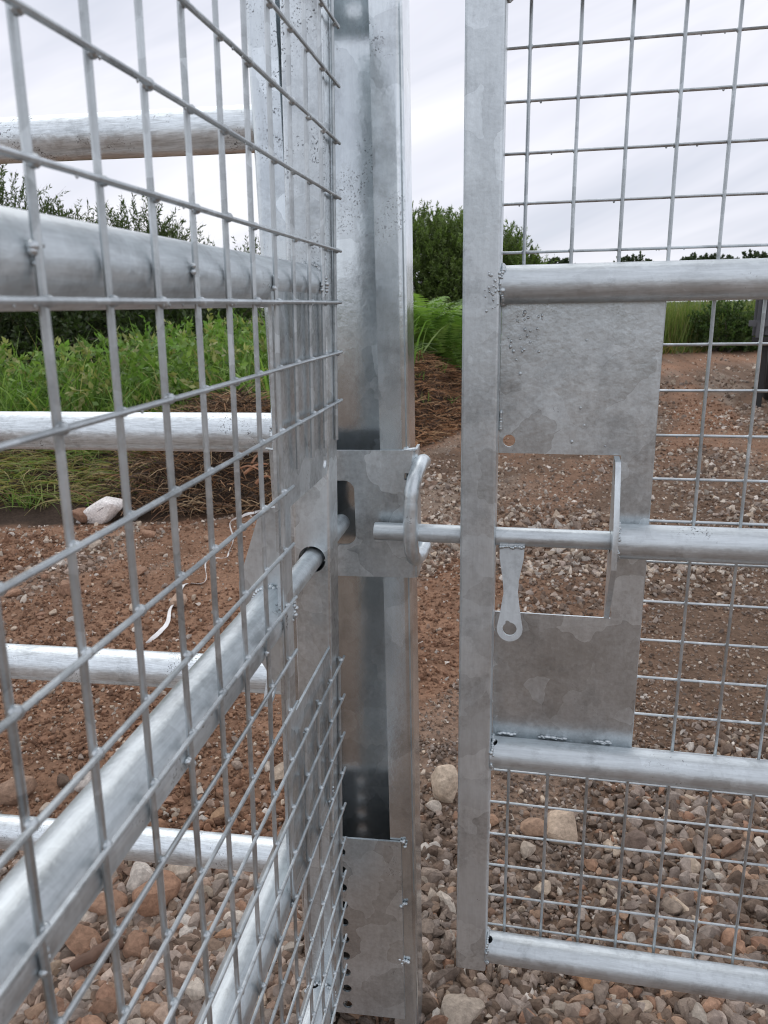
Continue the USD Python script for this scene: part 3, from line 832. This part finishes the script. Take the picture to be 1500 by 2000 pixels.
def region(n, rng, x0, x1, y0, y1, s0, s1):
    out = []
    while sum(map(len, out)) < n:
        p = np.c_[rng.uniform(x0, x1, 4000), rng.uniform(y0, y1, 4000)]
        s = beyond(p[:, 0], p[:, 1])
        out.append(p[(s > s0) & (s < s1)])
    p = np.vstack(out)[:n]
    return np.c_[p, ground_z(p[:, 0], p[:, 1])]


def tufted(n_tuft, per, rng, area, hmin, hmax, width, spread=0.10, lean=0.35, droop=(0.15, 0.5), cols=GREENS, p=None):
    b = region(n_tuft, rng, *area)
    hs = rng.uniform(hmin, hmax, n_tuft)
    base = np.repeat(b, per, 0); n = len(base)
    base[:, :2] += rng.normal(0, spread, (n, 2)); base[:, 2] -= 0.03
    L = np.repeat(hs, per) * rng.uniform(0.6, 1.1, n)
    d = np.c_[rng.normal(0, lean, (n, 2)), np.ones(n)]
    return ribbons(base, d, L, rng.uniform(*width, n), rng.uniform(*droop, n), rng, col=palette(n, cols, rng, p=p))


g = np.random.default_rng(31)
gl = [tufted(420, 16, g, (-10.5, -2.2, 6.2, 13, 1.75, 4.0), 0.65, 1.1, (0.012, 0.034), 0.16, 0.5, (0.3, 1.0), p=[.3, .3, .2, .15, .05]),
      tufted(520, 12, g, (-10.5, -2.2, 6.2, 13, 1.7, 3.2), 0.4, 0.85, (0.016, 0.040), 0.14, 0.65, (0.5, 1.4), p=[.3, .35, .15, .15, .05]),
      tufted(360, 16, g, (-5.2, -1.9, 7.2, 11.0, 0.75, 3.2), 0.5, 1.0, (0.014, 0.034), 0.12, 0.45, (0.3, 1.0), p=[.3, .3, .2, .15, .05]),
      tufted(140, 16, g, (-10.5, -2.2, 6.2, 13, 1.5, 2.0), 0.35, 0.7, (0.010, 0.020), 0.10, 0.5)]
m, c = merge(gl)
obj('tall_grass', m, M_GRASS, smooth=False, tint=c, label='tall green grass standing along the bank behind the fence', cat='grass', kind='stuff')
# broad-leaved weeds between the blades
wb = region(1500, g, -10.5, -2.0, 6.6, 12.0, 1.2, 3.4)
wb[:, 2] += g.uniform(0.15, 0.85, len(wb)) * 0.9
# trampled grass on the slope of the bank
b = region(9500, g, -8.5, -3.15, 4.4, 8.5, 0.42, 1.9)
n = len(b); az = g.uniform(0, 2 * np.pi, n)
b[:, 2] += g.uniform(0.0, 0.035, n)
dd = np.c_[np.cos(az), np.sin(az) * 0.6, g.uniform(0.05, 0.4, n)]
m, c = merge([ribbons(b, dd, g.uniform(0.12, 0.42, n), g.uniform(0.006, 0.013, n), g.uniform(0.2, 0.9, n), g, col=palette(n, [(0.34, 0.28, 0.12), (0.22, 0.25, 0.08), (0.16, 0.23, 0.06), (0.38, 0.30, 0.15), (0.16, 0.11, 0.06)], g)),
              tufted(150, 12, g, (-8.5, -3.2, 4.4, 8.5, 0.35, 1.9), 0.10, 0.26, (0.007, 0.013), 0.05, 0.5)])
obj('trampled_grass', m, M_GRASS, smooth=False, tint=c, label='flattened yellowish grass and straw on the slope below the tall grass', cat='grass', kind='stuff')


def stalks(name, label, cat, area, n, cols, seed, length, width, up=(0.0, 0.5), extra=None):
    r = np.random.default_rng(seed)
    b = region(n, r, *area)
    az = r.uniform(0, 2 * np.pi, n)
    b[:, 2] += r.uniform(0.0, 0.05, n)
    d = np.c_[np.cos(az), np.sin(az), r.uniform(*up, n)]
    ps = [ribbons(b, d, r.uniform(*length, n), r.uniform(*width, n), r.uniform(0.1, 0.7, n), r, col=palette(n, cols, r, 0.3), thin=0.5)]
    if extra:
        ps += extra
    m, c = merge(ps)
    obj(name, m, M_STRAW, smooth=False, tint=c, label=label, cat=cat, kind='stuff')


BR = [(0.28, 0.16, 0.085), (0.17, 0.10, 0.06), (0.08, 0.055, 0.04), (0.38, 0.27, 0.16), (0.05, 0.038, 0.028)]
stalks('brush_heap', 'heap of dark dead stalks and peat just left of the post', 'brush', (-3.5, -1.6, 5.4, 7.8, 0.0, 1.5), 7000, BR, 41, (0.12, 0.45), (0.004, 0.012), up=(0.0, 0.9))
stalks('root_mound', 'mound of reddish brown roots and stalks seen between post and right gate', 'mound', (-2.6, 0.0, 8.2, 12.0, 0.0, 1.5), 9000,
       [(0.36, 0.20, 0.105), (0.28, 0.145, 0.075), (0.16, 0.09, 0.055), (0.42, 0.27, 0.15), (0.10, 0.06, 0.04)], 42, (0.05, 0.28), (0.006, 0.018),
       extra=[tufted(26, 16, g, (-2.4, -0.2, 8.6, 11.5, 0.3, 1.8), 0.10, 0.25, (0.008, 0.014), 0.06, 0.5)])
# a few thick pale roots sticking out of the brush heap
for k, (u, v, du, dv, r) in enumerate([(478, 925, 45, -18, 0.013), (492, 905, 30, -30, 0.010), (500, 945, 30, -12, 0.012), (470, 915, 40, 6, 0.009)]):
    a, b_ = onpix(u, v, 0.42), onpix(u + du, v + dv, 0.46)
    mid = (a + b_) / 2 + np.array([0, 0, 0.03])
    tag_m = tube(CubicSpline([0, .5, 1], np.array([a, mid, b_]))(np.linspace(0, 1, 9)), np.linspace(r, r * 0.5, 9), 8)
    obj('root', tag_m, M_ROOT if 'M_ROOT' in globals() else globals().setdefault('M_ROOT', plain('root_wood', (0.30, 0.15, 0.08), 0.8)), smooth=True,
        label=['longest reddish root sticking out of the brush heap', 'upper thin reddish root on the brush heap', 'lower stubby reddish root on the brush heap beside the post', 'thinnest reddish root, leftmost on the brush heap'][k], cat='root')


# shrubs and trees: tapered stems, shoots through the crown, leaves along every shoot
def leaves_on_shoots(shoots, dirs, lens, per, lsize, rng, cols, wide=0.28):
    n = len(shoots)
    t = (np.arange(per) + rng.uniform(0, 1, (n, per))) / per
    curve = dirs[:, None, :] * (lens[:, None] * t)[..., None]
    curve = curve + np.array([0, 0, -0.18]) * (lens[:, None] * t ** 2)[..., None]
    base = (shoots[:, None] + curve).reshape(-1, 3)
    N = len(base)
    ld = np.repeat(dirs, per, 0) * 0.8 + rng.normal(0, 0.55, (N, 3)); ld /= np.linalg.norm(ld, axis=1, keepdims=True)
    sd = np.cross(ld, rng.normal(size=(N, 3))); sd /= np.linalg.norm(sd, axis=1, keepdims=True)
    L = lsize * rng.uniform(0.6, 1.25, N); w = L * wide
    mid = base + ld * (L * 0.5)[:, None]
    V = np.stack([base, mid + sd * (w / 2)[:, None], base + ld * L[:, None], mid - sd * (w / 2)[:, None]], 1).reshape(-1, 3)
    F = (np.array([[0, 1, 2], [0, 2, 3]])[None] + (np.arange(N) * 4)[:, None, None]).reshape(-1, 3)
    C = np.repeat(np.repeat(palette(n, cols, rng, 0.18), per, 0) * rng.uniform(0.8, 1.2, (N, 1)), 4, 0)
    return V, F, C


def shrub(name, label, cat, lobes, n_shoot, per, lsize, cols, seed, group=None, trunk=True, shoot=(0.35, 0.8), wide=0.28, inner=0.45, uplift=0.9, base=None):
    """lobes: (centre, radii) ellipsoids of the crown. Shoots start inside them and grow out and up."""
    r = np.random.default_rng(seed)
    lobes = [(np.array(c_, float), np.array(q, float)) for c_, q in lobes]
    if base is None:
        base = np.array([lobes[0][0][0], lobes[0][0][1], 0.0])
    base = np.array(base, float)
    base[2] = float(ground_z(base[:1], base[1:2])[0]) - 0.05
    path = thing(name, label, cat, group, loc=base)
    vol = np.array([np.prod(q) for _, q in lobes]) ** 0.5; vol /= vol.sum()
    S, Dn = [], []
    for (c_, q), w in zip(lobes, vol):
        k = int(n_shoot * w)
        u = r.normal(size=(k, 3)); u /= np.linalg.norm(u, axis=1, keepdims=True)
        rad = r.uniform(inner, 0.97, (k, 1)) ** 0.6
        pos = c_ + u * q * rad
        d = u * 1.0 + np.array([0, 0, uplift]) + r.normal(0, 0.35, (k, 3))
        S.append(pos); Dn.append(d / np.linalg.norm(d, axis=1, keepdims=True))
    S, Dn = np.vstack(S), np.vstack(Dn)
    gz_ = ground_z(S[:, 0], S[:, 1])
    ok = S[:, 2] > gz_ + 0.1
    S, Dn = S[ok], Dn[ok]
    lens = r.uniform(*shoot, len(S))
    m = leaves_on_shoots(S - base, Dn, lens, per, lsize, r, cols, wide)
    obj('crown', (m[0], m[1]), M_LEAF, path, False, tint=m[2])
    tw = ribbons(S - base, Dn, lens, np.full(len(S), lsize * 0.09), np.full(len(S), 0.12), r, seg=2, col=np.tile([0.07, 0.055, 0.035], (len(S), 1)))
    obj('twigs', (tw[0], tw[1]), M_STRAW, path, False, tint=tw[2])
    if trunk:
        ms = []
        for c_, q in lobes:
            for k in range(4):
                tip = c_ - base + r.normal(0, 0.35, 3) * q + np.array([0, 0, 0.3 * q[2]])
                b0 = np.array([r.normal(0, 0.15), r.normal(0, 0.15), 0.0])
                mid = (b0 + tip) / 2 + r.normal(0, 0.12, 3)
                ms.append(tube(CubicSpline([0, .5, 1], np.array([b0, mid, tip]))(np.linspace(0, 1, 8)), np.linspace(0.06, 0.015, 8) * max(0.5, q[2] / 2), 8))
        obj('trunk', join(ms), M_BARK, path, True)
    return path


WIL = [(0.10, 0.15, 0.040), (0.125, 0.18, 0.05), (0.075, 0.11, 0.032), (0.15, 0.20, 0.075)]
DRK = [(0.055, 0.08, 0.028), (0.07, 0.10, 0.036), (0.09, 0.115, 0.05), (0.045, 0.065, 0.026)]
shrub('willow_bush', 'tall willow bush at the far left above the fence, top against the sky', 'bush',
      [((-9.0, 11.6, 1.9), (1.7, 1.3, 1.75)), ((-7.7, 12.0, 1.7), (1.0, 1.1, 1.5)), ((-10.6, 11.0, 2.0), (1.4, 1.2, 1.9))], 5600, 26, 0.075, DRK, 51, shoot=(0.3, 0.6), inner=0.2)
shrub('willow_bush', 'middle willow bush behind the left mesh with loose twigs on top', 'bush', [((-6.6, 12.3, 1.6), (0.95, 0.9, 1.5)), ((-5.75, 12.6, 1.3), (0.55, 0.7, 1.15))], 2900, 24, 0.075, DRK, 52, shoot=(0.3, 0.7), inner=0.25)
shrub('willow_bush', 'small willow bush just left of the post, mostly hidden', 'bush', [((-4.9, 13.6, 1.4), (0.8, 0.8, 1.25)), ((-3.9, 13.4, 1.0), (0.8, 0.7, 0.9))], 1000, 22, 0.075, DRK, 53, shoot=(0.35, 0.8), inner=0.25)
shrub('bramble', 'low dark bramble thicket behind the tall grass', 'bush', [((-8.2, 10.3, 0.9), (2.0, 0.7, 0.75)), ((-5.4, 11.0, 0.95), (1.6, 0.7, 0.72))], 1300, 18, 0.09, [(0.03, 0.045, 0.018), (0.04, 0.06, 0.022)], 54, shoot=(0.2, 0.5), wide=0.6, inner=0.2)
shrub('willow_tree', 'dense green willow behind the mound between post and right gate', 'tree',
      [((-2.7, 17.8, 1.95), (1.7, 1.3, 1.65)), ((-1.7, 17.7, 1.8), (1.1, 1.2, 1.65)), ((-0.85, 17.7, 1.6), (0.75, 1.0, 1.5)), ((-0.3, 17.9, 1.35), (0.5, 0.9, 1.25)), ((-4.6, 18.2, 1.7), (1.4, 1.2, 1.5))], 12000, 26, 0.085, WIL, 55, shoot=(0.2, 0.5), inner=0.3)


# bracken: arching fronds with paired leaflets
def frond(o, az, L, rng):
    n = 26
    t = np.linspace(0, 1, n)
    out = np.array([math.cos(az), math.sin(az), 0])
    lean = rng.uniform(0.25, 0.8)
    stem = o + out * (lean * L * (t ** 1.3))[:, None] + np.array([0, 0, 1.0]) * (L * (1.05 * t - 0.48 * t ** 2.4))[:, None]
    V, F = [], []
    for k in range(6, n):
        tt = t[k]
        wl = L * 0.30 * math.sin(math.pi * min(1.0, 0.18 + 0.86 * (1 - tt))) * (1.15 - tt) * 1.15
        fw = stem[min(k + 1, n - 1)] - stem[k - 1]; fw /= np.linalg.norm(fw)
        sd = np.cross(fw, [0, 0, 1.0]); sd /= np.linalg.norm(sd) + 1e-9
        for sg in (-1, 1):
            tip = stem[k] + sd * sg * wl + fw * wl * 0.45 + np.array([0, 0, -0.35 * wl]) + rng.normal(0, 0.012, 3)
            ax = tip - stem[k]
            hw = L * 0.0125
            i = len(V)
            V += [stem[k], stem[k] + ax * 0.35 + fw * hw, stem[k] + ax * 0.4 - fw * hw, tip]
            F += [[i, i + 1, i + 2], [i + 1, i + 3, i + 2]]
    return np.array(V), np.array(F)


def fern(loc, seed, n, L, label, grp):
    r = np.random.default_rng(seed)
    loc = np.array([loc[0], loc[1], float(ground_z(np.array([loc[0]]), np.array([loc[1]]))[0]) - 0.02])
    path = thing('fern', label, 'fern', grp, loc=loc)
    for k in range(n):
        v, f = frond(np.array([r.normal(0, 0.04), r.normal(0, 0.04), 0]), r.uniform(0, 2 * np.pi), L * r.uniform(0.7, 1.15), r)
        col = np.array([(0.16, 0.27, 0.06), (0.12, 0.21, 0.05), (0.21, 0.32, 0.09)][k % 3]) * r.uniform(0.85, 1.15)
        obj('frond', (v, f), M_LEAF, path, False, tint=np.tile(col, (len(v), 1)))


FERN_AT = [(-2.1, 11.6), (-1.75, 11.5), (-1.42, 11.5), (-1.12, 11.75), (-1.9, 12.1), (-1.5, 12.1), (-1.0, 12.3), (-2.4, 11.9), (-1.25, 12.6), (-1.7, 12.6)]
for k, (x, y) in enumerate(FERN_AT):
    fern((x, y), 800 + k, 11, 1.55 if y > 11.4 else 0.9, 'bright green bracken fern on top of the brown mound', 'ferns on the brown mound')

# far right: rushes and a bush where the track ends
m, c = merge([tufted(900, 14, g, (1.0, 14.0, 24.0, 33.0, 0.2, 2.6), 1.2, 1.9, (0.018, 0.034), 0.16, 0.16, (0.05, 0.25), cols=[(0.13, 0.18, 0.045), (0.17, 0.21, 0.06), (0.10, 0.15, 0.04), (0.24, 0.22, 0.10)]),
              tufted(260, 14, g, (1.0, 14.0, 24.0, 33.0, -0.25, 0.4), 0.25, 0.6, (0.018, 0.034), 0.16, 0.4, cols=[(0.14, 0.18, 0.05), (0.25, 0.17, 0.08), (0.12, 0.16, 0.045)])])
obj('rushes', m, M_GRASS, smooth=False, tint=c, label='band of upright rushes at the far end of the track on the right', cat='grass', kind='stuff')
shrub('thorn_bush', 'rounded dark green bush among the rushes behind the right gate', 'bush', [((5.75, 27.0, 0.75), (0.95, 0.7, 0.85)), ((6.7, 27.3, 0.55), (0.8, 0.6, 0.6))], 700, 18, 0.10, [(0.06, 0.105, 0.03), (0.05, 0.085, 0.028), (0.09, 0.13, 0.05)], 57, shoot=(0.2, 0.4), wide=0.5, inner=0.2)

# far trees on the horizon
FAR = [('far_tree', 'flat tree top on the horizon nearest to the willow', 1090, 506, 118, 46, 3.0), ('far_tree', 'single domed tree on the horizon above the upper rail', 1236, 500, 120, 62, 3.4),
       ('far_tree', 'low wide tree on the horizon between two mesh wires', 1352, 500, 125, 44, 3.2), ('far_tree', 'two-humped tree on the horizon right of the low wide tree', 1395, 499, 128, 66, 3.2), ('far_tree', 'tallest tree on the horizon at the right edge', 1480, 491, 118, 86, 4.0)]
for k, (nm, lab, u, v, d, wpx, hgt) in enumerate(FAR):
    c_, s_ = math.cos(ROLL), math.sin(ROLL)
    a, b = u - 750.0, v - 1000.0
    dr = _right * ((a * c_ + b * s_) / F_PX) + _up * (-(-a * s_ + b * c_) / F_PX) + _fwd
    dr = dr / np.linalg.norm(dr[:2]) * d
    ztop = H + dr[2]; w = wpx / F_PX * d / 2
    shrub(nm, lab, 'tree', [((dr[0], dr[1], ztop - hgt / 2), (w, w, hgt / 2)), ((dr[0] + w * 0.5, dr[1], ztop - hgt * 0.62), (w * 0.8, w, hgt * 0.4)), ((dr[0], dr[1], ztop - hgt), (w * 1.2, w, hgt * 0.6))],
          420, 14, 0.42, [(0.05, 0.065, 0.04), (0.04, 0.055, 0.035)], 60 + k, shoot=(0.3, 0.7), wide=0.7, inner=0.2)

wdir = g.normal(size=(len(wb), 3)) + np.array([0, 0, 0.6]); wdir /= np.linalg.norm(wdir, axis=1, keepdims=True)
wl_ = leaves_on_shoots(wb, wdir, g.uniform(0.15, 0.4, len(wb)), 12, 0.085, g, [(0.13, 0.23, 0.05), (0.10, 0.17, 0.04), (0.18, 0.27, 0.07), (0.24, 0.25, 0.10)], 0.5)
obj('bank_weeds', (wl_[0], wl_[1]), M_LEAF, smooth=False, tint=wl_[2], label='leafy green weeds growing among the tall grass on the bank', cat='weeds', kind='stuff')
# ------------------------------------------------------------------ small things on the ground
tp = [(512, 1008), (490, 1020), (468, 1030), (450, 1036), (455, 1052), (452, 1066), (446, 1082), (440, 1092), (408, 1098), (402, 1118), (398, 1136), (366, 1140), (350, 1158), (344, 1176), (332, 1198), (326, 1222), (300, 1242), (284, 1252), (262, 1270), (240, 1290)]
P3 = np.array([onpix(*q) for q in tp])
P3 = CubicSpline(np.arange(len(P3)), P3)(np.linspace(0, len(P3) - 1, 90))
P3[:, 2] = ground_z(P3[:, 0], P3[:, 1]) + 0.018 + 0.012 * np.sin(np.linspace(0, 19, 90))
tt = np.gradient(P3, axis=0); tt /= np.linalg.norm(tt, axis=1, keepdims=True)
sd = np.cross(tt, [0, 0, 1.0]); sd /= np.linalg.norm(sd, axis=1, keepdims=True)
tw = np.linspace(0, 9, 90) + 0.8 * np.sin(np.linspace(0, 14, 90))
ax = sd * np.cos(tw)[:, None] + np.array([0, 0, 1.0]) * np.sin(tw)[:, None] * 0.8
nn = np.cross(tt, ax)
wd = 0.010 + 0.003 * np.sin(np.linspace(0, 25, 90))
rings = np.stack([P3 - ax * wd[:, None] - nn * 0.0008, P3 + ax * wd[:, None] - nn * 0.0008, P3 + ax * wd[:, None] + nn * 0.0008, P3 - ax * wd[:, None] + nn * 0.0008], 1).reshape(-1, 3)
ff = []
for k in range(89):
    for e in range(4):
        a, b = 4 * k + e, 4 * k + (e + 1) % 4
        ff += [[a, b, b + 4], [a, b + 4, a + 4]]
obj('plastic_tape', (rings, np.array(ff)), M_TAPE, smooth=False, label='thin strip of white plastic tape winding over the red earth', cat='tape')
a, b = onpix(140, 1888, 0.03), onpix(236, 1836, 0.045)
obj('stick', tube(np.linspace(a, b, 9) + np.random.default_rng(5).normal(0, 0.002, (9, 3)), np.linspace(0.013, 0.02, 9), 10), plain('stick_wood', (0.13, 0.075, 0.05), 0.8), smooth=True,
    label='dark brown broken stick lying among the coarse stones lower left', cat='stick')

# trailer at the right edge
tr = thing('tipper_trailer', 'dark grey steel tipper trailer at the right edge of the track', 'trailer', matrix=trans(3.26, 13.0, 0) @ rot_z(-0.30) @ trans(-3.16, -13.0, 0))
M_TRAIL = plain('trailer_paint', (0.075, 0.078, 0.085), 0.5, 0.0, 8.0, 0.15)
M_BLACK = plain('black_rubber', (0.02, 0.02, 0.02), 0.7)
TX, TY, TW = 3.16, 13.0, 1.9


def bx(x0, x1, y0, y1, z0, z1, bev=0.01):
    return man(sbox(x0, y0, x1, y1).buffer(-bev).buffer(bev, quad_segs=2), z1 - z0).translate((0, 0, z0))


obj('body', bx(TX, TX + TW, TY, TY + 3.6, 1.12, 2.05) - bx(TX + 0.05, TX + TW - 0.05, TY + 0.05, TY + 3.55, 1.2, 2.2), M_TRAIL, tr, 25)
obj('tailgate', bx(TX + 0.06, TX + TW - 0.06, TY - 0.05, TY - 0.003, 1.14, 2.02), M_TRAIL, tr, 25)
for k in range(4):
    obj('tailgate_rib', bx(TX + 0.14 + k * 0.5, TX + 0.20 + k * 0.5, TY - 0.085, TY - 0.052, 1.14, 2.02), M_TRAIL, tr, 25)
for k in range(5):
    obj('side_rib', bx(TX - 0.05, TX - 0.003, TY + 0.1 + 0.8 * k, TY + 0.18 + 0.8 * k, 1.12, 2.05), M_TRAIL, tr, 25)
obj('latch_bar', bx(TX - 0.10, TX + 0.30, TY - 0.14, TY - 0.09, 1.27, 1.36), M_TRAIL, tr, 25)
obj('latch_bar', bx(TX + 0.02, TX + 0.07, TY - 0.17, TY - 0.145, 1.10, 1.34), M_TRAIL, tr, 25)
obj('sill', bx(TX - 0.03, TX + TW + 0.03, TY - 0.11, TY - 0.06, 1.0, 1.11), M_BLACK, tr, 25)
for dx in (0.35, TW - 0.45):
    obj('chassis_beam', bx(TX + dx, TX + dx + 0.1, TY + 0.1, TY + 4.8, 0.86, 1.10), M_BLACK, tr, 25)
obj('lamp_panel', bx(TX + 0.42, TX + 0.92, TY - 0.02, TY + 0.03, 0.58, 0.78), M_BLACK, tr, 25)
obj('tail_lamp', bx(TX + 0.46, TX + 0.64, TY - 0.05, TY - 0.022, 0.62, 0.74), plain('red_lens', (0.35, 0.02, 0.015), 0.2), tr, 25)
for dx in (0.16, TW - 0.46):
    for dy in (1.1, 2.3):
        prof = np.array([(0.26, -0.15), (0.42, -0.15), (0.47, -0.11), (0.48, 0.0), (0.47, 0.11), (0.42, 0.15), (0.26, 0.15), (0.26, -0.15)])
        w = trimesh.creation.revolve(prof, sections=36); w.apply_transform(rot_axis([0, 1, 0], math.pi / 2)); w.apply_translation((TX + dx + 0.15, TY + dy, 0.49))
        wp = obj('wheel', w, M_BLACK, tr, 30)
        rim = trimesh.creation.cylinder(0.255, 0.16, sections=32); rim.apply_transform(rot_axis([0, 1, 0], math.pi / 2)); rim.apply_translation((TX + dx + 0.15, TY + dy, 0.49))
        obj('rim', rim, M_TRAIL, wp, 30)
obj('support_leg', bx(TX + 0.12, TX + 0.20, TY + 0.02, TY + 0.14, 0.02, 1.0), M_BLACK, tr, 25)
obj('drawbar', bx(TX + TW / 2 - 0.07, TX + TW / 2 + 0.07, TY + 3.6, TY + 5.6, 0.86, 1.0), M_BLACK, tr, 25)
